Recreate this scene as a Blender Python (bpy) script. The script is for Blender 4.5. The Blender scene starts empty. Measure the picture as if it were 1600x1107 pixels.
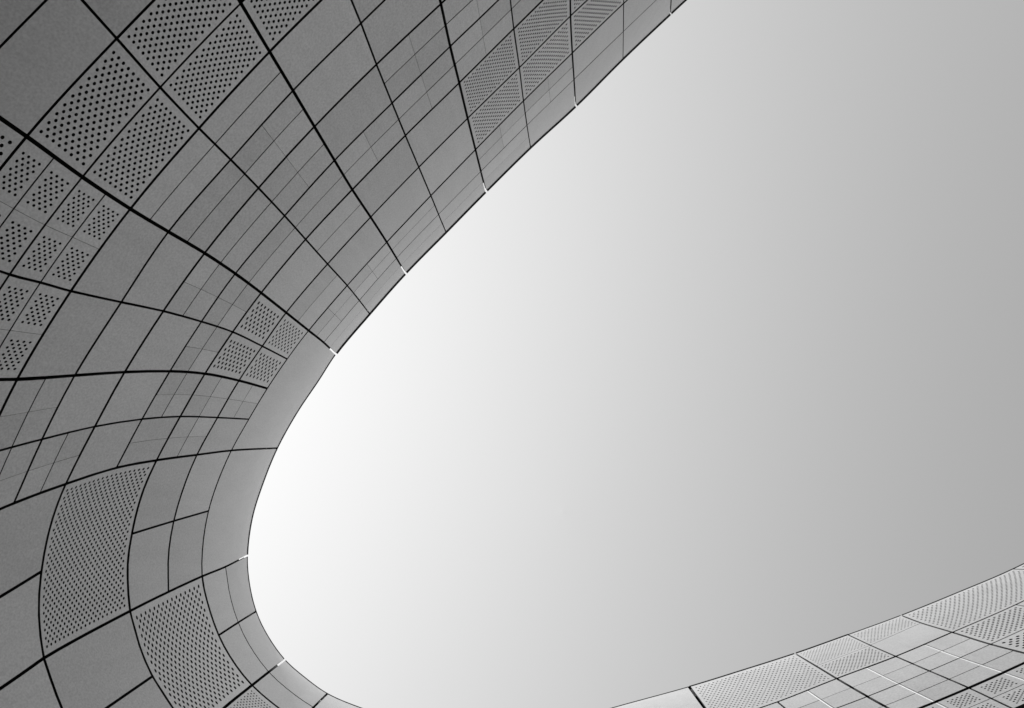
import bpy, math, random
import numpy as np
random.seed(7)

# ------------------------------------------------------------------ camera
W0, H0, FPX = 1600.0, 1107.0, 1155.0           # photograph size, focal length in its pixels
ZEN = (880.0, 800.0)                           # where the zenith falls in the photograph
EYE = np.array([0.0, 0.0, 1.6])
HR = 20.0                                      # roof rim above the eye, metres

def nrm(v): return v / np.linalg.norm(v)
zc = nrm(np.array([(ZEN[0]-W0/2)/FPX, -(ZEN[1]-H0/2)/FPX, -1.0]))
xc = nrm(np.array([1.0, 0, 0]) - zc*zc[0])
yc = np.cross(zc, xc)
ROT = np.stack([xc, yc, zc])                   # camera -> world

scene = bpy.context.scene
COL = scene.collection
from mathutils import Matrix
cam_d = bpy.data.cameras.new('camera')
cam = bpy.data.objects.new('camera', cam_d); COL.objects.link(cam)
m4 = np.eye(4); m4[:3, :3] = ROT; m4[:3, 3] = EYE
cam.matrix_world = Matrix(m4.tolist())
cam_d.sensor_width = 36.0
cam_d.lens = FPX/W0*36.0
cam_d.clip_start = 0.05; cam_d.clip_end = 2000
scene.camera = cam

# ------------------------------------------------------------------ sky and sun
SUN_EL = math.radians(59)
SUN_PLAN = nrm(np.array([-0.95, -0.31]))       # image left, a little up
SUN_STR = 4.8
SKY_STR = 0.05
EXPOSURE = 0.0
world = bpy.data.worlds.new('World'); scene.world = world
world.use_nodes = True
nt = world.node_tree; nt.nodes.clear()
out = nt.nodes.new('ShaderNodeOutputWorld'); bg = nt.nodes.new('ShaderNodeBackground')
sky = nt.nodes.new('ShaderNodeTexSky'); sky.sky_type = 'NISHITA'; sky.sun_disc = False
sky.sun_elevation = SUN_EL
sky.sun_rotation = math.atan2(SUN_PLAN[0], SUN_PLAN[1])
sky.air_density = 8.0; sky.dust_density = 0.0; sky.ozone_density = 1.0
bw = nt.nodes.new('ShaderNodeRGBToBW')         # a black and white photograph
ml = nt.nodes.new('ShaderNodeMath'); ml.operation = 'MULTIPLY'; ml.inputs[1].default_value = 0.655
gm = nt.nodes.new('ShaderNodeGamma'); gm.inputs[1].default_value = 2.0   # contrast of the film, the same all over the sky
nt.links.new(sky.outputs[0], bw.inputs[0]); nt.links.new(bw.outputs[0], ml.inputs[0])
nt.links.new(ml.outputs[0], gm.inputs[0]); nt.links.new(gm.outputs[0], bg.inputs[0])
bg.inputs[1].default_value = SKY_STR
nt.links.new(bg.outputs[0], out.inputs[0])
sl = bpy.data.lights.new('sun', 'SUN'); sl.energy = SUN_STR; sl.angle = math.radians(0.5); sl.color = (1, 1, 1)
so = bpy.data.objects.new('sun', sl); COL.objects.link(so)
from mathutils import Vector
sdir = Vector((SUN_PLAN[0]*math.cos(SUN_EL), SUN_PLAN[1]*math.cos(SUN_EL), math.sin(SUN_EL)))
so.rotation_euler = sdir.to_track_quat('Z', 'Y').to_euler()
so.location = sdir*80
scene.view_settings.view_transform = 'Standard'
scene.view_settings.look = 'None'
scene.view_settings.gamma = 1.0
scene.view_settings.use_curve_mapping = False
scene.view_settings.exposure = EXPOSURE

# ------------------------------------------------------------------ materials
def metal(name, base, rough, metallic, var=0.07, grain=0.14, spec=0.5):
    m = bpy.data.materials.new(name); m.use_nodes = True
    t = m.node_tree; b = t.nodes['Principled BSDF']
    b.inputs['Metallic'].default_value = metallic
    b.inputs['Specular IOR Level'].default_value = spec
    geo = t.nodes.new('ShaderNodeNewGeometry')
    inf = t.nodes.new('ShaderNodeObjectInfo')
    n1 = t.nodes.new('ShaderNodeTexNoise'); n1.inputs['Scale'].default_value = 34; n1.inputs['Detail'].default_value = 2
    n2 = t.nodes.new('ShaderNodeTexNoise'); n2.inputs['Scale'].default_value = 0.9; n2.inputs['Detail'].default_value = 4
    for n in (n1, n2): t.links.new(geo.outputs['Position'], n.inputs['Vector'])
    def math_(op, a, bb):
        q = t.nodes.new('ShaderNodeMath'); q.operation = op
        for i, v in enumerate((a, bb)):
            if isinstance(v, (int, float)): q.inputs[i].default_value = v
            else: t.links.new(v, q.inputs[i])
        return q.outputs[0]
    v = math_('MULTIPLY', math_('SUBTRACT', n1.outputs[0], 0.5), grain*4)
    v = math_('ADD', v, math_('MULTIPLY', math_('SUBTRACT', n2.outputs[0], 0.5), 0.14))
    mp = t.nodes.new('ShaderNodeMapping'); mp.inputs['Scale'].default_value = (5, 5, .35)   # faint rain streaks
    n4 = t.nodes.new('ShaderNodeTexNoise'); n4.inputs['Scale'].default_value = 1; n4.inputs['Detail'].default_value = 5
    t.links.new(geo.outputs['Position'], mp.inputs[0]); t.links.new(mp.outputs[0], n4.inputs['Vector'])
    v = math_('ADD', v, math_('MULTIPLY', math_('SUBTRACT', n4.outputs[0], 0.5), 0.16))
    v = math_('ADD', v, math_('MULTIPLY', math_('SUBTRACT', inf.outputs['Random'], 0.5), var*2))
    v = math_('MULTIPLY', math_('ADD', v, 1.0), base)
    t.links.new(v, b.inputs['Base Color'])
    r = math_('ADD', math_('MULTIPLY', math_('SUBTRACT', n2.outputs[0], 0.5), 0.12), rough)
    t.links.new(r, b.inputs['Roughness'])
    bp = t.nodes.new('ShaderNodeBump'); bp.inputs['Strength'].default_value = 0.25; bp.inputs['Distance'].default_value = 0.01
    n3 = t.nodes.new('ShaderNodeTexNoise'); n3.inputs['Scale'].default_value = 2.2; n3.inputs['Detail'].default_value = 1
    t.links.new(geo.outputs['Position'], n3.inputs['Vector'])
    t.links.new(n3.outputs[0], bp.inputs['Height']); t.links.new(bp.outputs[0], b.inputs['Normal'])
    return m
M_PANEL = metal('brushed_grey_metal', 0.62, 0.42, 0.5)
M_PERF = metal('perforated_grey_metal', 0.64, 0.42, 0.6, var=0.03)
M_TRIM = metal('dark_trim', 0.03, 0.6, 0.0, spec=0.2)
M_BACK = metal('black_membrane', 0.025, 0.9, 0.0, spec=0.05)
M_WHITE = metal('sunlit_edge_white', 0.8, 0.6, 0.0, var=0.02, grain=0.01)  # white that stands in for sun on the joint edges
M_ROOF = metal('roof_metal', 0.30, 0.6, 0.3)
M_PAVE = metal('granite_paving', 0.12, 0.8, 0.0, spec=0.3)

# ------------------------------------------------------------------ drawing data: joints of the cladding, measured in the photograph
RIMPX = [(1330,-240),(1192,-112),(1120,-46),(1047.5,21),(973.5,91),(899.5,165),(828.8,229.8),(759,298.6),(696.5,362.2),(633.2,426.6),
 (577,490),(524,553),(497.5,594),(464.5,643),(432.6,700.4),(409.8,756.4),(393.6,808.4),(386,866),(388.8,910.4),(399.6,955.9),
 (416.9,992.7),(444.5,1031.5),(475.5,1059),(511.1,1084.6),(563,1106.7),(640,1131),(720,1144),(800,1145),(880,1130),(957,1107),
 (1077.3,1073.9),(1160,1048.4),(1242,1022.2),(1325.7,992.5),(1408.7,962.2),(1497,926.5),(1583.5,889.6),(1675,842),(1790,772)]
ROWS = {
 'rim': RIMPX,
 'J': [(1208,-158),(1130,-91),(1050,-22),(974,50),(897,124.7),(823.4,196.2),(751.4,268.3),(685.3,335.5),(619.6,403.8),(561.5,469.8),(505.8,535.5)],
 'I': [(1216,-205),(1136,-136),(1052,-65),(974.5,6),(894.3,83.4),(818,158.3),(743,234.4),(673.3,306.2),(604.4,378.9),(542.7,446.6),
       (482.5,517),(449,561.5),(418,607.5),(389.2,655.4),(362,704.2),(340.4,754.2),(326.3,798.6),(317.7,849.6),(316.4,900.6),(322.6,934.2),
       (342.1,992.7),(364.9,1033.9),(394.2,1070.8),(436.5,1107),(478,1135),(540,1162)],
 'H': [(1143,-205),(1055,-131),(976,-53),(891.5,25.5),(811.5,106.2),(730.8,185.4),(654.5,261.8),(579.2,339.8),(512,413),
       (447.3,488.9),(410,541.4),(373.6,595.1),(340,652.8),(308,711),(288.4,758.5),(272,813.8),(263.6,867),(263.5,925)],
 'G': [(1058,-203),(978,-120),(890.5,-40),(802.8,45.5),(717.6,130),(633.5,212.2),(550.6,296.9),(477.7,374.5),
       (408.3,458.1),(363.8,519.2),(320.5,584.3),(281.9,651.2),(245,719.5),(225.5,762.9),(214.6,797.6),(206,836.6),(200.5,873.4),(199.9,906),(203.8,954.8),
       (211.4,984),(221,1016.6),(238.5,1056.4),(255.8,1083.8),(271,1107),(305,1150),(385,1222)],
 'F': [(980,-195),(886,-112),(795.5,-16),(703.5,73),(612.7,161.5),(522.8,251),(444.8,337.7),
       (367.8,428),(315,503),(265.6,580.4),(222.2,655.3),(182.1,731.2)],
 'E': [(879,-190),(787.3,-85),(689,6.5),(588.3,101.2),(491.4,198.4),(404,294.3),(320,396),(255.4,486.5),(195,581.7),(148.5,666.8),(103,756.5),
       (86.7,797.6),(74.8,838.8),(65,893),(60.9,945),(62.9,988.4),(69,1028.5),(82.4,1068.6),(96.9,1107),(128,1172),(190,1262)],
 'D': [(777,-165),(671.7,-67),(564,36.8),(457.8,142),(360.7,250),(263.4,362.6),(189.7,472.6),(117,587),(66,686.7),(21.7,786.5)],
 'C': [(655,-150),(535.7,-32.2),(421.4,81.3),(311,200.8),(203.8,326.8),(111,455.3),(27.1,593),(-29,712),(-75,822)],
 'B': [(635,-242),(505,-115),(376.5,5.5),(250.4,137),(129,277),(15.2,429.3),(-82,590),(-147,727)],
 'A': [(468,-210),(324.8,-81.6),(182.5,60.7),(42,213.8),(-92,389),(-215,592)],
 'Z': [(259.5,-191.7),(101.7,-29.2),(-61.7,141.5),(-210,335)],
 'Y': [(185,-310),(12,-128),(-168,62)],
 'Q': [(-75,822),(-100,900),(-108,990),(-95,1080),(-60,1180),(-8,1290),(64,1390)],
 'e': [(346,862),(352.6,885.8),(359.5,929.9),(372.5,972.8),(390.9,1010),(420.2,1050.2),(453.8,1080.5),(490,1105.5),(540,1131),(620,1160),(720,1176),(800,1177)],
 # the wing on the far side
 'k': [(1192,1073),(1275,1041),(1359.7,1008.4),(1439,973.8),(1560,922)],
 'K': [(720,1205),(800,1207),(900,1188),(1005,1165),(1117,1129),(1214.5,1096.8),(1307,1060.4),(1399.4,1025.8),(1487.4,988.2),(1586.4,945),(1690,893),(1810,830),(1925,765)],
 'L': [(1030,1206),(1145,1167),(1252,1127),(1355.3,1088.6),(1452,1048.6),(1547.4,1007),(1655,957),(1770,895)],
 'M': [(1190,1187),(1300,1156),(1408,1118),(1513.4,1074.9),(1621,1026),(1737,968)],
 'N': [(1340,1198),(1470,1154),(1584,1108.5),(1712,1050),(1830,987)],
}
SEAMS = {
 'a1': [(1208,-158),(1192,-112)][::-1] and [(1216,-205),(1208,-158),(1192,-112)],
 'a0': [(1143,-205),(1136,-136),(1130,-91),(1120,-46)],
 's0': [(1058,-203),(1055,-131),(1052,-65),(1050,-22),(1047.5,21)],
 's1': [(980,-195),(978,-120),(976,-53),(974.5,6),(974,50),(973.5,91)],
 's2': [(879,-190),(886,-112),(890.5,-40),(891.5,25.5),(894.3,83.4),(897,124.7),(899.5,165)],
 's3': [(777,-165),(787.3,-85),(795.5,-16),(802.8,45.5),(811.5,106.2),(818,158.3),(823.4,196.2),(828.8,229.8)],
 's4': [(655,-150),(671.7,-67),(689,6.5),(703.5,73),(717.6,130),(730.8,185.4),(743,234.4),(751.4,268.3),(759,298.6)],
 's5': [(468,-205),(505,-115),(535.7,-32.2),(564,36.8),(588.3,101.2),(612.7,161.5),(633.5,212.2),(654.5,261.8),(673.3,306.2),(685.3,335.5),(696.5,362.2)],
 's6': [(185,-310),(259.5,-191.7),(324.8,-81.6),(376.5,5.5),(421.4,81.3),(457.8,142),(491.4,198.4),(522.8,251),(550.6,296.9),(579.2,339.8),(604.4,378.9),(619.6,403.8),(633.2,426.6)],
 's7': [(12,-128),(101.7,-29.2),(182.5,60.7),(250.4,137),(311,200.8),(360.7,250),(404,294.3),(444.8,337.7),(477.7,374.5),(512,413),(542.7,446.6),(561.5,469.8),(577,490)],
 's8': [(-168,62),(-61.7,141.5),(42,213.8),(129,277),(203.8,326.8),(263.4,362.6),(320,396),(367.8,428),(408.3,458.1),(447.3,488.9),(482.5,517),(505.8,535.5),(524,553)],
 's9': [(-210,335),(-92,389),(15.2,429.3),(65,442.3),(111,455.3),(189.7,472.6),(255.4,486.5),(315,503),(363.8,519.2),(410,541.4),(449,561.5)],
 's10': [(-215,592),(-82,593),(27.1,593),(117,587),(195,581.7),(265.6,580.4),(320.5,584.3),(373.6,595.1),(418,607.5)],
 's11': [(-147,740),(-29,712),(20.6,698.6),(66,686.7),(148.5,666.8),(222.2,655.3),(281.9,651.2),(340,652.8),(389.2,655.4)],
 's12': [(-75,829),(21.7,786.5),(103,756.5),(182.1,731.2),(245,719.5),(308,711),(362,704.2),(432.6,700.4)],
 's13': [(206,834.5),(271,814.6),(326.3,798.6)],
 'sl': [(-103,995),(0,933),(65,893)],
 's14': [(-90,1125),(0,1077),(69,1028.5),(203.8,954.8),(263.5,925),(316.4,900.6),(352.6,885.8),(386,868.5)],
 'sm': [(100,1153),(166,1107),(238.5,1057)],
 'sn': [(342.1,992.7),(372.5,972.8),(399.6,955.9)],
 's16': [(60,1386),(190,1262),(305,1150),(349.7,1107),(394.2,1070.8),(420.2,1050.2),(444.5,1031.5)],
 's17': [(385,1222),(436,1166),(466,1130),(490,1105.5),(511.1,1084.6)],
 's18': [(540,1162),(592,1151),(613,1122.5)][::1],
 'u0': [(720,1205),(720,1176),(720,1144)],
 'u1': [(800,1207),(800,1177),(800,1145)],
 't00': [(1030,1206),(1003,1165),(957,1107)],
 't0': [(1150,1174),(1117,1129),(1101.3,1107),(1077.3,1073.9)],
 't05': [(1300,1156),(1252,1127),(1214.5,1096.8)],
 't1': [(1470,1154),(1408,1118),(1355.3,1088.6),(1307,1060.4),(1275,1041),(1242.5,1021.8)],
 't2': [(1584,1108.5),(1513.4,1074.9),(1452,1048.6),(1399.4,1025.8),(1359.7,1008.4),(1325.7,992.5)],
 't3': [(1712,1050),(1621,1026),(1547.4,1007),(1487.4,988.2),(1439,973.6),(1408.7,962.2)],
 't35': [(1830,987),(1737,968),(1655,957),(1586.4,945)],
 't5': [(1925,765),(1860,766),(1790,772)],
 't4': [(1770,895),(1690,893),(1640,891),(1583.5,889.6)],
}
SGAP = dict(a1=0.036, a0=0.059, s0=0.045, s1=0.029, s2=0.050, s3=0.031, s4=0.052, s5=0.032, s6=0.046, s7=0.032, s8=0.048, s9=0.033, s10=0.048, s11=0.032,
            s12=0.045, s13=0.038, sl=0.044, s14=0.043, sm=0.040, sn=0.041, s16=0.052, s17=0.050, s18=0.036, u0=0.036, u1=0.036,
            t00=0.027, t0=0.063, t05=0.032, t1=0.044, t2=0.032, t3=0.044, t35=0.023, t4=0.036, t5=0.03)
RGAP = dict(rim=0, J=.062, I=.082, H=.062, G=0.058, F=0.042, E=0.043, D=0.034, C=0.037, B=0.026, A=0.030, Z=0.024, Y=.04, Q=.04, e=.078,
            k=.028, K=.085, L=.034, M=.080, N=.07)

# ------------------------------------------------------------------ the facade surface: a leaning wall that follows the roof rim in plan
def px_dir(P):
    P = np.atleast_2d(np.asarray(P, float))
    c = np.stack([(P[:,0]-W0/2)/FPX, -(P[:,1]-H0/2)/FPX, -np.ones(len(P))], 1)
    return c @ ROT.T

def catmull(pts, step=3.0):
    p = np.asarray(pts, float)
    if len(p) == 2:
        n = max(2, int(np.linalg.norm(p[1]-p[0])/step)); t = np.linspace(0, 1, n)[:, None]
        return p[0]*(1-t)+p[1]*t
    q = np.vstack([2*p[0]-p[1], p, 2*p[-1]-p[-2]])
    res = []
    for i in range(1, len(q)-2):
        p0, p1, p2, p3 = q[i-1], q[i], q[i+1], q[i+2]
        # centripetal parameters keep the curve quiet where the nodes are uneven
        d0 = max(np.linalg.norm(p1-p0)**.5, 1e-4); d1 = max(np.linalg.norm(p2-p1)**.5, 1e-4); d2 = max(np.linalg.norm(p3-p2)**.5, 1e-4)
        m1 = (p1-p0)/d0 - (p2-p0)/(d0+d1) + (p2-p1)/d1
        m2 = (p2-p1)/d1 - (p3-p1)/(d1+d2) + (p3-p2)/d2
        m1 *= d1; m2 *= d1
        n = max(3, int(np.linalg.norm(p2-p1)/step))
        t = np.linspace(0, 1, n, endpoint=False)[:, None]
        res.append((2*t**3-3*t**2+1)*p1+(t**3-2*t**2+t)*m1+(-2*t**3+3*t**2)*p2+(t**3-t**2)*m2)
    res.append(q[-2:-1])
    return np.vstack(res)

def resample(poly, n):
    s = np.concatenate([[0], np.cumsum(np.linalg.norm(np.diff(poly, axis=0), axis=1))])
    t = np.linspace(0, s[-1], n)
    return np.stack([np.interp(t, s, poly[:, k]) for k in range(poly.shape[1])], 1)

d = px_dir(catmull(RIMPX))
plan = d[:, :2]/d[:, 2:3]*HR
L_ = np.linalg.norm(np.diff(plan, axis=0), axis=1).sum()
plan = resample(plan, int(L_/0.2))
for it in range(24):                            # Taubin smoothing: takes the jitter, leaves the curve
    lam = .5 if it % 2 == 0 else -.52
    lap = np.zeros_like(plan); lap[1:-1] = (plan[:-2]+plan[2:])/2-plan[1:-1]
    plan = plan+lam*lap
e0 = plan[0]+(plan[0]-plan[6])*18; e1 = plan[-1]+(plan[-1]-plan[-7])*18   # both arms run on out of view, lengthened to cut horizon light
plan = np.vstack([e0, plan, e1])
plan = resample(plan, len(plan)*5)
TH = np.unwrap(np.arctan2(plan[:, 1], plan[:, 0])); RHO = np.linalg.norm(plan, axis=1)
if TH[-1] < TH[0]: TH = -TH; SG = -1
else: SG = 1
TMID = (TH[0]+TH[-1])/2
def lean(z):                                    # the wall flares at the rim and bellies out below
    x = np.clip(1-z/HR, -.1, 1.1); return 1-0.92*x+1.15*x*x
def surf(th, z):
    r = np.interp(th, TH, RHO)*lean(z)
    return np.stack([r*np.cos(SG*th), r*np.sin(SG*th), z+EYE[2]], -1)
def cast(P):                                    # photograph point -> (theta, z) on the facade
    d = px_dir(P)
    th = SG*np.arctan2(d[:, 1], d[:, 0])
    th = TMID+(th-TMID+math.pi) % (2*math.pi)-math.pi
    tp = np.linalg.norm(d[:, :2], axis=1)/d[:, 2]
    tp = np.where(d[:, 2] <= 0.02, 50, tp)
    r = np.interp(th, TH, RHO); z = r/tp
    for _ in range(30): z = .5*z+.5*r*lean(z)/tp
    return th, z
def normal(th, z):                              # away from the court
    e = 0.012
    a = surf(th+e, z)-surf(th-e, z); b = surf(th, z+.15)-surf(th, z-.15)
    n = np.cross(a, b); n /= np.linalg.norm(n, axis=-1, keepdims=True)
    p = surf(th, z); s = np.sign((n[..., :2]*p[..., :2]).sum(-1))
    return n*s[..., None]
def to_px(p):                                   # world -> photograph, to tell what lies in the frame
    c = (p-EYE) @ ROT
    return np.stack([W0/2+FPX*c[..., 0]/-c[..., 2], H0/2-FPX*c[..., 1]/-c[..., 2]], -1), -c[..., 2]

CURVE = {}
for k, v in list(ROWS.items()): CURVE['r'+k] = catmull(v)
for k, v in list(SEAMS.items()): CURVE['s'+k] = catmull(v)
def hit(a, b):
    """where curve a meets curve b (ends run on a little); returns positions along each"""
    A, B = CURVE[a], CURVE[b]
    def ext(X):
        f = lambda p, q: p+(p-q)/max(np.linalg.norm(p-q), 1e-6)*25
        return np.vstack([f(X[0], X[1]), X, f(X[-1], X[-2])])
    A, B = ext(A), ext(B)
    p, r = A[:-1][:, None], np.diff(A, axis=0)[:, None]
    q, s = B[:-1][None], np.diff(B, axis=0)[None]
    den = r[..., 0]*s[..., 1]-r[..., 1]*s[..., 0]
    den = np.where(abs(den) < 1e-12, 1e-12, den)
    w = q-p
    t = (w[..., 0]*s[..., 1]-w[..., 1]*s[..., 0])/den
    u = (w[..., 0]*r[..., 1]-w[..., 1]*r[..., 0])/den
    ok = np.argwhere((t >= 0) & (t < 1) & (u >= 0) & (u < 1))
    if len(ok) == 0:
        raise ValueError('no crossing %s %s' % (a, b))
    # prefer a crossing inside both curves
    def pen(ij): return (ij[0] in (0, len(A)-2))+(ij[1] in (0, len(B)-2))
    i, j = min(ok, key=pen)
    return A, i+t[i, j], B, j+u[i, j]
def piece(A, x0, x1, n):
    rev = x1 < x0
    if rev: x0, x1 = x1, x0
    f = lambda x: A[int(x)]+(A[min(int(x)+1, len(A)-1)]-A[int(x)])*(x-int(x))
    P = np.vstack([f(x0)]+[A[i] for i in range(int(x0)+1, int(x1)+1)]+[f(x1)])
    if rev: P = P[::-1]
    return resample(P, n)

class Patch:
    """one bay of the cladding between two rows and two seams (a Coons patch)"""
    def __init__(s, lo, hi, sa, sb):
        N = 41
        h00, h10 = hit('r'+lo, 's'+sa), hit('r'+lo, 's'+sb)
        h01, h11 = hit('r'+hi, 's'+sa), hit('r'+hi, 's'+sb)
        s.b = piece(h00[0], h00[1], h10[1], N); s.t = piece(h01[0], h01[1], h11[1], N)
        s.l = piece(h00[2], h00[3], h01[3], N); s.r = piece(h10[2], h10[3], h11[3], N)
        th, z = cast(np.vstack([s.b[20:21], s.t[20:21], s.l[20:21], s.r[20:21]]))
        p = surf(th, z)
        s.LV = np.linalg.norm(p[0]-p[1]); s.LU = np.linalg.norm(p[2]-p[3])
        s.ring = np.vstack([s.b, s.r, s.t[::-1], s.l[::-1]])
    def px(s, U, V):
        g = np.linspace(0, 1, len(s.b))
        f = lambda c, x: np.stack([np.interp(x, g, c[:, 0]), np.interp(x, g, c[:, 1])], -1)
        u, v = U[..., None], V[..., None]
        return ((1-v)*f(s.b, U)+v*f(s.t, U)+(1-u)*f(s.l, V)+u*f(s.r, V)
                - (1-u)*(1-v)*s.b[0]-u*(1-v)*s.b[-1]-(1-u)*v*s.t[0]-u*v*s.t[-1])
    def at(s, U, V):
        th, z = cast(s.px(U, V).reshape(-1, 2))
        return th, z

# ------------------------------------------------------------------ building blocks
def new_obj(name, verts, faces, mat, parent, smooth=True, dark_from=None):
    me = bpy.data.meshes.new(name)
    me.from_pydata([tuple(v) for v in verts], [], [tuple(f) for f in faces])
    if smooth: me.polygons.foreach_set('use_smooth', [True]*len(me.polygons))
    me.materials.append(mat)
    if dark_from is not None:                    # edges as black gasket; hole walls painted black for the shade inside
        me.materials.append(M_TRIM)
        me.polygons.foreach_set('material_index', [0 if i < dark_from else 1 for i in range(len(me.polygons))])
    me.update()
    o = bpy.data.objects.new(name, me); COL.objects.link(o)
    if parent is not None: o.parent = parent
    return o

building = bpy.data.objects.new('curved_building', None); COL.objects.link(building)
building.location = (0, 0, 0)
building['label'] = 'curved building clad in grey metal panels, its roof rim sweeping round the open sky'
building['category'] = 'building'

THICK = 0.045
def skin(th, z, off):
    return surf(th, z)+normal(th, z)*np.asarray(off).reshape(-1, 1)

def in_frame(ring, m=6):
    return ((ring[:, 0] > -m) & (ring[:, 0] < W0+m) & (ring[:, 1] > -m) & (ring[:, 1] < H0+m)).any()

HIDDEN = []          # verts, faces of panels wholly outside the picture
def emit(name, V, F, mat, visible, nd):
    if visible: return new_obj(name, V, F, mat, building, dark_from=nd)
    HIDDEN.append((V, F)); return None

def plain(pt, u0, u1, v0, v1, visible, proud=0.0):
    nu = max(3, int((u1-u0)*pt.LU/0.22)+1); nv = max(3, int((v1-v0)*pt.LV/0.35)+1)
    U, V = np.meshgrid(np.linspace(u0, u1, nu), np.linspace(v0, v1, nv), indexing='ij')
    th, z = pt.at(U, V)
    base = np.full(len(th), -proud)
    front = skin(th, z, base)
    F = []
    idx = lambda i, j: i*nv+j
    for i in range(nu-1):
        for j in range(nv-1): F.append((idx(i, j), idx(i+1, j), idx(i+1, j+1), idx(i, j+1)))
    ring = [idx(i, 0) for i in range(nu)]+[idx(nu-1, j) for j in range(1, nv)]+[idx(i, nv-1) for i in range(nu-2, -1, -1)]+[idx(0, j) for j in range(nv-2, 0, -1)]
    back = skin(th[ring], z[ring], base[ring]+THICK)
    n = len(front); k = len(ring); nd = len(F)
    V3 = np.vstack([front, front[ring], back])
    for a in range(k):
        b = (a+1) % k
        F.append((n+b, n+a, n+k+a, n+k+b))
    return emit('panel', V3, F, M_PANEL, visible, nd)

def perforated(pt, u0, u1, v0, v1, nhu, nhv, visible, rk=0.41, margin=None, proud=0.0):
    Lu, Lv = (u1-u0)*pt.LU, (v1-v0)*pt.LV
    gu, gv = 2*nhu-1, 2*nhv-1
    mu, mv = margin or (1.2/(gu+2.4), 1.2/(gv+2.4))
    ul = np.concatenate([[0], np.linspace(mu, 1-mu, gu+1), [1]]); vl = np.concatenate([[0], np.linspace(mv, 1-mv, gv+1), [1]])
    nu, nv = len(ul), len(vl)
    U, V = np.meshgrid(ul, vl, indexing='ij')
    cu, cv = (1-2*mu)/gu, (1-2*mv)/gv
    a_, b_ = cu*Lu, cv*Lv; r = rk*math.sqrt(a_*b_)
    ru, rv = min(r, .47*a_)/Lu, min(r, .47*b_)/Lv
    idx = lambda i, j: i*nv+j
    F = []; hu, hv = [], []
    n0 = nu*nv; hole0 = []
    for i in range(nu-1):
        for j in range(nv-1):
            q = (idx(i, j), idx(i+1, j), idx(i+1, j+1), idx(i, j+1))
            if 1 <= i <= gu and 1 <= j <= gv and (i+j) % 2 == 0:
                a = (ul[i]+ul[i+1])/2; b = (vl[j]+vl[j+1])/2
                h = n0+len(hu); hole0.append(len(hu))
                for k in range(8):
                    an = math.radians(225+45*k); hu.append(a+ru*math.cos(an)); hv.append(b+rv*math.sin(an))
                H = [h+k for k in range(8)]
                for sd in range(4):
                    c0, c1 = q[sd], q[(sd+1) % 4]
                    x0, x1, x2 = H[2*sd], H[2*sd+1], H[(2*sd+2) % 8]
                    F += [(c0, c1, x1), (c0, x1, x0), (c1, x2, x1)]
            else: F.append(q)
    UU = np.concatenate([U.ravel(), hu]); VV = np.concatenate([V.ravel(), hv])
    UU = u0+(u1-u0)*UU; VV = v0+(v1-v0)*VV
    th, z = pt.at(UU, VV)
    off = np.full(len(th), -proud)
    front = skin(th, z, off)
    hs = slice(n0, len(th))
    hb = skin(th[hs], z[hs], off[hs]+0.012)      # sheet thickness seen inside each hole
    ring = [idx(i, 0) for i in range(nu)]+[idx(nu-1, j) for j in range(1, nv)]+[idx(i, nv-1) for i in range(nu-2, -1, -1)]+[idx(0, j) for j in range(nv-2, 0, -1)]
    rb = skin(th[ring], z[ring], off[ring]+THICK)
    V3 = np.vstack([front, front[hs], hb, front[ring], rb])
    n1 = len(front); nh = len(hu); n2 = n1+2*nh; k = len(ring); nd = len(F)
    for h in hole0:
        for c in range(8):
            a, b = h+c, h+(c+1) % 8
            F.append((n1+a, n1+b, n1+nh+b, n1+nh+a))
    for a in range(k):
        b = (a+1) % k
        F.append((n2+b, n2+a, n2+k+a, n2+k+b))
    return emit('perforated_panel', V3, F, M_PERF, visible, nd)

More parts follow.
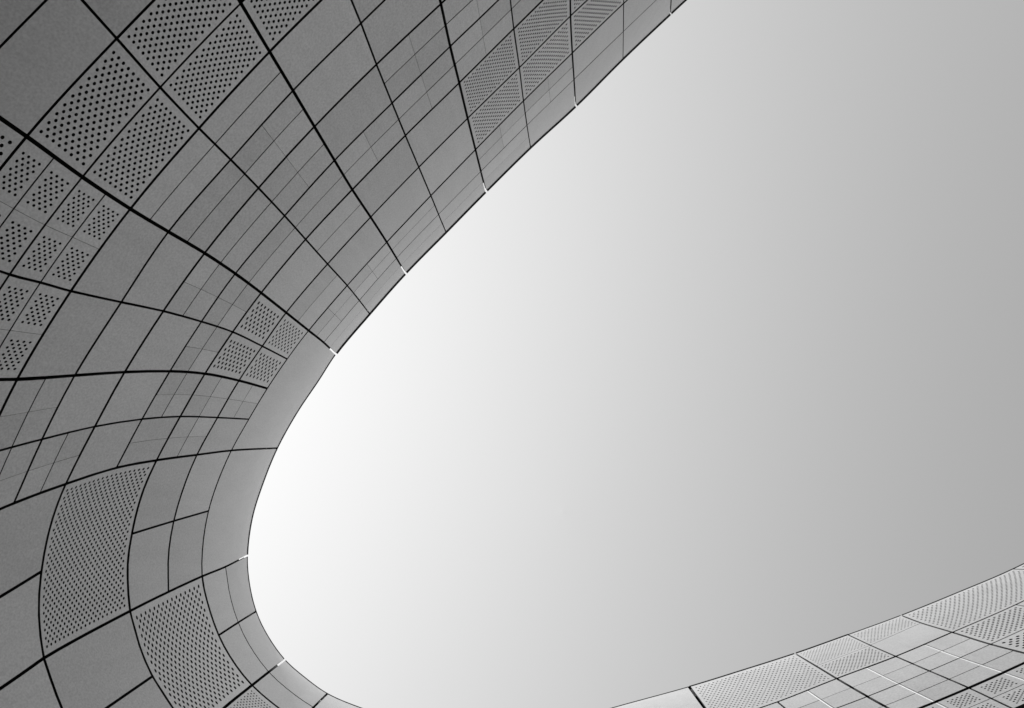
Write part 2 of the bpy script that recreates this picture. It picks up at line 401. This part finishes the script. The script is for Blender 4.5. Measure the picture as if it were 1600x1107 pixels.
CELLS = []
THIN, CROSS = 0.018, 0.005
CLOSED = ('s1', 's3', 's5', 's7', 's12', 'sn', 's17', 's18', 't00', 't0', 't2', 't4')
def bay(lo, hi, sa, sb, kind='p', n=None, white=False, lip=0.0):
    pt = Patch(lo, hi, sa, sb); CELLS.append(pt)
    vis = in_frame(pt.ring)
    ga, gb = SGAP[sa]/2/pt.LU, SGAP[sb]/2/pt.LU
    gl, gh = RGAP[lo]/2/pt.LV, RGAP[hi]/2/pt.LV
    us = [(ga, 1-gb)]; vs = [(gl, 1-gh)]
    if kind in ('m', 'x', 'G'):
        t = THIN/2/pt.LV; vs = [(gl, .5-t), (.5+t, 1-gh)]
    if kind in ('x', 'G', 'c'):
        t = (0.036 if white else CROSS)/2/pt.LU; us = [(ga, .5-t), (.5+t, 1-gb)]
    for (u0, u1) in us:
        for (v0, v1) in vs:
            pr = random.uniform(-.0015, .0015)
            if kind == 'P': perforated(pt, u0, u1, v0, v1, n[0], n[1], vis, rk=n[2] if len(n) > 2 else .41, proud=pr)
            elif kind == 'G': perforated(pt, u0, u1, v0, v1, n[0], n[1], vis, margin=(.16, .15), proud=pr)
            else: plain(pt, u0, u1, v0, v1, vis, proud=pr)
    if white:  # added white strip: sunlight on the joint edge, put into the colour
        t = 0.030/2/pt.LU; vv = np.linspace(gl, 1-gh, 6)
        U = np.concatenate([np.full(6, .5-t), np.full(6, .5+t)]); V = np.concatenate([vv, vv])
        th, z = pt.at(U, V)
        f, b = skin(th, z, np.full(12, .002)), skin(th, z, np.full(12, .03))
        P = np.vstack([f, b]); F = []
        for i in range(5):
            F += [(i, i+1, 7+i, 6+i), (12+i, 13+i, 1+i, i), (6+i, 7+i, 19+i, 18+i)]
        if vis: new_obj('sunlit_edge_strip', P, F, M_WHITE, building)
    if lip and hi == 'rim':
        m = 25; U = np.linspace(0 if sa in CLOSED else ga, 1 if sb in CLOSED else 1-gb, m); th, z = pt.at(U, np.ones(m))
        S = surf(th, z); Nn = normal(th, z); up = np.array([0, 0, 1.])
        prof = [(-lip, -.012), (-lip, .03), (.05, .03), (.05, -.012)]
        P = np.vstack([S+Nn*a+up*b for a, b in prof]); F = []
        for i in range(m-1):
            for q in range(4):
                w = (q+1) % 4; F.append((q*m+i, q*m+i+1, w*m+i+1, w*m+i))
        F += [(0, m, 2*m, 3*m), (m-1, 4*m-1, 3*m-1, 2*m-1)]
        for sm, ua, ub in ((sa, 0, ga+.06/pt.LU), (sb, 1-gb-.06/pt.LU, 1)):
            if sm not in CLOSED: continue        # a strip behind the joint shuts out the sky
            th, z = pt.at(np.array([ua, ub, ub, ua]), np.array([1-min(1.2/pt.LV, .95)]*2+[1, 1]))
            n0 = len(P); P = np.vstack([P, skin(th, z, np.full(4, THICK+.004)), skin(th, z, np.full(4, THICK+.02))])
            F += [tuple(n0+i for i in f) for f in ((0, 1, 2, 3), (7, 6, 5, 4), (0, 4, 5, 1), (1, 5, 6, 2), (2, 6, 7, 3), (3, 7, 4, 0))]
        if vis: new_obj('rim_trim', P, F, M_TRIM, building, smooth=False)
    return pt

def strip(sa, sb, rows, kinds, lip=0.0):
    """rows from the ground side up to the rim; kinds: one code per bay"""
    for (lo, hi), kd in zip(zip(rows[:-1], rows[1:]), kinds):
        if isinstance(kd, tuple): bay(lo, hi, sa, sb, kd[0], kd[1], lip=lip)
        else: bay(lo, hi, sa, sb, kd, lip=lip)

FINE = ('P', (12, 10, .39)); FINE2 = ('P', (12, 8, .39))
UL = .045
strip('s0', 'a0', ['H', 'I', 'J', 'rim'], ['p', 'p', 'p'], UL)
strip('s1', 's0', ['G', 'H', 'I', 'J', 'rim'], [FINE, FINE2, 'p', 'p'], UL)
strip('s2', 's1', ['F', 'G', 'H', 'I', 'J', 'rim'], ['m', FINE, FINE2, 'p', 'p'], UL)
strip('s3', 's2', ['E', 'F', 'G', 'H', 'I', 'J', 'rim'], ['m', 'm', FINE, FINE2, 'x', 'p'], UL)
strip('s4', 's3', ['D', 'E', 'F', 'G', 'H', 'I', 'J', 'rim'], ['p', 'x', 'x', FINE, FINE2, 'x', 'm'], UL)
strip('s5', 's4', ['C', 'D', 'E', 'F', 'G', 'H', 'I', 'J', 'rim'], ['p', 'p', 'x', 'x', 'p', 'p', 'p', 'm'], UL)
strip('s6', 's5', ['B', 'C', 'D', 'E', 'F', 'G', 'H', 'I', 'J', 'rim'], [('P', (10, 8)), 'p', 'p', 'p', 'x', 'p', 'p', 'm', 'm'], UL)
strip('s7', 's6', ['Z', 'A', 'B', 'C', 'D', 'E', 'F', 'G', 'H', 'I', 'J', 'rim'],
      ['p', ('P', (11, 8)), ('P', (11, 8)), 'm', 'x', 'x', 'm', 'm', 'p', 'x', 'm'], UL)
strip('s8', 's7', ['Y', 'Z', 'A', 'B', 'C', 'D', 'E', 'F', 'G', 'H', 'I', 'J', 'rim'],
      ['p', 'p', ('P', (10, 8)), ('P', (10, 8)), 'm', 'm', 'm', 'm', 'p', 'm', 'x', 'm'], UL)
strip('s9', 's8', ['Z', 'A', 'B', 'C', 'D', 'E', 'F', 'G', 'H', 'I'],
      [('P', (9, 8)), ('G', (5, 4)), ('G', (5, 4)), 'p', 'p', 'x', 'x', ('P', (4, 7)), ('P', (5, 7))])
strip('s10', 's9', ['A', 'B', 'C', 'D', 'E', 'F', 'G', 'H', 'I'],
      ['p', ('G', (5, 4)), 'p', 'p', 'p', 'x', ('P', (4, 8)), ('P', (4, 7))])
strip('s11', 's10', ['B', 'C', 'D', 'E', 'F', 'G', 'H', 'I'], ['p', 'x', 'p', 'p', 'x', 'x', 'x'])
strip('s12', 's11', ['C', 'D', 'E', 'F', 'G', 'H', 'I'], ['x', 'x', 'p', 'c', 'x', 'p'])
bay('I', 'rim', 's12', 's8', 'p', lip=.02)
# the apse
bay('Q', 'E', 'sl', 's12'); bay('Q', 'E', 's14', 'sl')
bay('E', 'G', 's14', 's12', 'P', (20, 19))
for a, b in (('G', 'H'), ('H', 'I')):
    bay(a, b, 's13', 's12'); bay(a, b, 's14', 's13')
bay('I', 'rim', 's14', 's12', lip=.02)
bay('Q', 'E', 's16', 's14')
bay('E', 'G', 'sm', 's14'); bay('E', 'G', 's16', 'sm')
bay('G', 'I', 's16', 's14', 'P', (14, 15))
bay('I', 'e', 'sn', 's14'); bay('I', 'e', 's16', 'sn')
bay('e', 'rim', 'sn', 's14', lip=.012); bay('e', 'rim', 's16', 'sn', lip=.012)
bay('G', 'I', 's17', 's16', 'P', (16, 16))
bay('I', 'e', 's17', 's16'); bay('e', 'rim', 's17', 's16', lip=.012)
bay('e', 'rim', 's18', 's17', lip=.012)
bay('e', 'rim', 'u0', 's18', lip=.012); bay('e', 'rim', 'u1', 'u0', lip=.012)
# the far wing
RL = .014
bay('K', 'rim', 't00', 'u1', lip=RL)
bay('K', 'rim', 't0', 't00', lip=RL)
bay('K', 'rim', 't1', 't0', 'P', (24, 12, .46), lip=.022)
bay('k', 'rim', 't2', 't1', 'P', (15, 8, .46), lip=.022); bay('K', 'k', 't2', 't1', 'P', (14, 7, .46))
bay('k', 'rim', 't3', 't2', 'P', (14, 6, .46), lip=RL); bay('K', 'k', 't3', 't2')
bay('K', 'rim', 't4', 't3', 'P', (24, 12, .46), lip=RL)
bay('K', 'rim', 't5', 't4', 'P', (24, 12, .46), lip=RL)
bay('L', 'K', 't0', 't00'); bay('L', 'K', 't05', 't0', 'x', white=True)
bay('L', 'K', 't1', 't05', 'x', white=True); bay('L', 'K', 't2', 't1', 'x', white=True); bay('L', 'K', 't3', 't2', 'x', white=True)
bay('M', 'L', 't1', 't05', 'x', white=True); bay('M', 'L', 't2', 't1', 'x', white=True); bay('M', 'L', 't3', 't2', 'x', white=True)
bay('L', 'K', 't35', 't3', 'P', (11, 8)); bay('M', 'L', 't35', 't3', 'P', (9, 6))
bay('L', 'K', 't4', 't35')
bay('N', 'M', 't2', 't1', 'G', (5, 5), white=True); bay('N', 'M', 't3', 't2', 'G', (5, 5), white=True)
bay('N', 'M', 't35', 't3', 'P', (10, 8))

# ------------------------------------------------------------------ the rest of the cladding, outside the picture
def inside(P, ring):
    x, y = P; xs, ys = ring[:, 0], ring[:, 1]; x2, y2 = np.roll(xs, -1), np.roll(ys, -1)
    c = ((ys > y) != (y2 > y)); den = np.where(y2 == ys, 1e-9, y2-ys)
    return bool((c & (x < (x2-xs)*(y-ys)/den+xs)).sum() % 2)
BOX = [(c.ring.min(0), c.ring.max(0), c.ring) for c in CELLS]
def covered(P):
    return any((P >= lo).all() and (P <= hi).all() and inside(P, r) for lo, hi, r in BOX)
arc = np.concatenate([[0], np.cumsum(np.linalg.norm(np.diff(plan, axis=0), axis=1))])
ncol = int(arc[-1]/1.6); TC = np.interp(np.linspace(0, arc[-1], ncol+1), arc, TH)
zrows = np.concatenate([[-1.55], np.arange(-.4, HR-.1, 1.45), [HR]])
def frame_hit(p, dep, m):
    return dep > 0.2 and -m < p[0] < W0+m and -m < p[1] < H0+m
def tile(ta, za, back):
    T2, Z2 = np.meshgrid(ta, za, indexing='ij'); th, z = T2.ravel(), Z2.ravel()
    a_, b_ = len(ta), len(za)
    S = skin(th, z, np.full(len(th), back)); F = []
    for a in range(a_-1):
        for b in range(b_-1): F.append((a*b_+b, a*b_+b_+b, a*b_+b_+b+1, a*b_+b+1))
    ring = [a*b_ for a in range(a_)]+[(a_-1)*b_+b for b in range(1, b_)]+[a*b_+b_-1 for a in range(a_-2, -1, -1)]+list(range(b_-2, 0, -1))
    bk = skin(th[ring], z[ring], np.full(len(ring), back+THICK)); V = np.vstack([S, S[ring], bk]); n, k = len(S), len(ring)
    for a in range(k): F.append((n+(a+1) % k, n+a, n+k+a, n+k+(a+1) % k))
    HIDDEN.append((V, F))
def state(ta, za):
    T2, Z2 = np.meshgrid(ta, za, indexing='ij')
    p, dep = to_px(surf(T2.ravel(), Z2.ravel()))
    fr = any(frame_hit(a, b, 3) for a, b in zip(p, dep))
    cv = [b > .2 and covered(a) for a, b in zip(p, dep)]
    return fr, cv
for i in range(ncol):
    for j in range(len(zrows)-1):
        dth = (TC[i+1]-TC[i])*.02
        ta = np.linspace(TC[i]+dth, TC[i+1]-dth, 4); za = np.linspace(zrows[j]+.02, zrows[j+1]-.02, 3)
        fr, cv = state(ta, za)
        if not fr and not any(cv): tile(ta, za, 0.0); continue
        if all(cv): continue
        tb = np.linspace(ta[0], ta[-1], 7); zb = np.linspace(za[0], za[-1], 7)     # cut to fit against the measured panels
        for q in range(6):
            for w in range(6):
                fr, cv = state(tb[q:q+2], zb[w:w+2])
                if not fr and not all(cv): tile(tb[q:q+2], zb[w:w+2], .06)
VV, FF = [], []; n = 0
for V, F in HIDDEN:
    VV.append(V); FF += [tuple(i+n for i in f) for f in F]; n += len(V)
rest = new_obj('outlying_panels', np.vstack(VV), FF, M_PANEL, building); rest['kind'] = 'stuff'

# black membrane behind the panels, stopping short of the rim so that the open joints show sky there
nth = len(TH)//3; tt = np.linspace(TH[0], TH[-1], nth)
zz = np.concatenate([np.linspace(-1.7, HR-1, 16), [HR+.2]]); nz = len(zz)
T2, Z2 = np.meshgrid(tt, zz, indexing='ij')
Z2[:, -1] = HR+.22*HR/np.interp(tt, TH, RHO)*.97     # just hidden behind the rim
P = skin(T2.ravel(), Z2.ravel(), np.full(T2.size, .22))
F = [(i*nz+j, (i+1)*nz+j, (i+1)*nz+j+1, i*nz+j+1) for i in range(nth-1) for j in range(nz-1)]
new_obj('backing_wall', P, F, M_BACK, building)
# roof: a shallow metal slope from the membrane's top edge outwards
top = P.reshape(nth, nz, 3)[:, -1]; Nn = normal(tt, np.full(nth, HR)); Nn[:, 2] = 0
Nn /= np.linalg.norm(Nn, axis=1, keepdims=True)
rr = [0, 2, 6, 12]; dz = [0, .05, .1, -.4]
P = np.vstack([top+Nn*a+np.array([0, 0, b]) for a, b in zip(rr, dz)])
F = [(q*nth+i, q*nth+i+1, (q+1)*nth+i+1, (q+1)*nth+i) for q in range(3) for i in range(nth-1)]
new_obj('roof', P, F, M_ROOF, building)

# ------------------------------------------------------------------ ground of the court
s = 400
g = new_obj('ground', [(-s, -s, 0), (s, -s, 0), (s, s, 0), (-s, s, 0)], [(0, 1, 2, 3)], M_PAVE, None, smooth=False)
g['kind'] = 'structure'
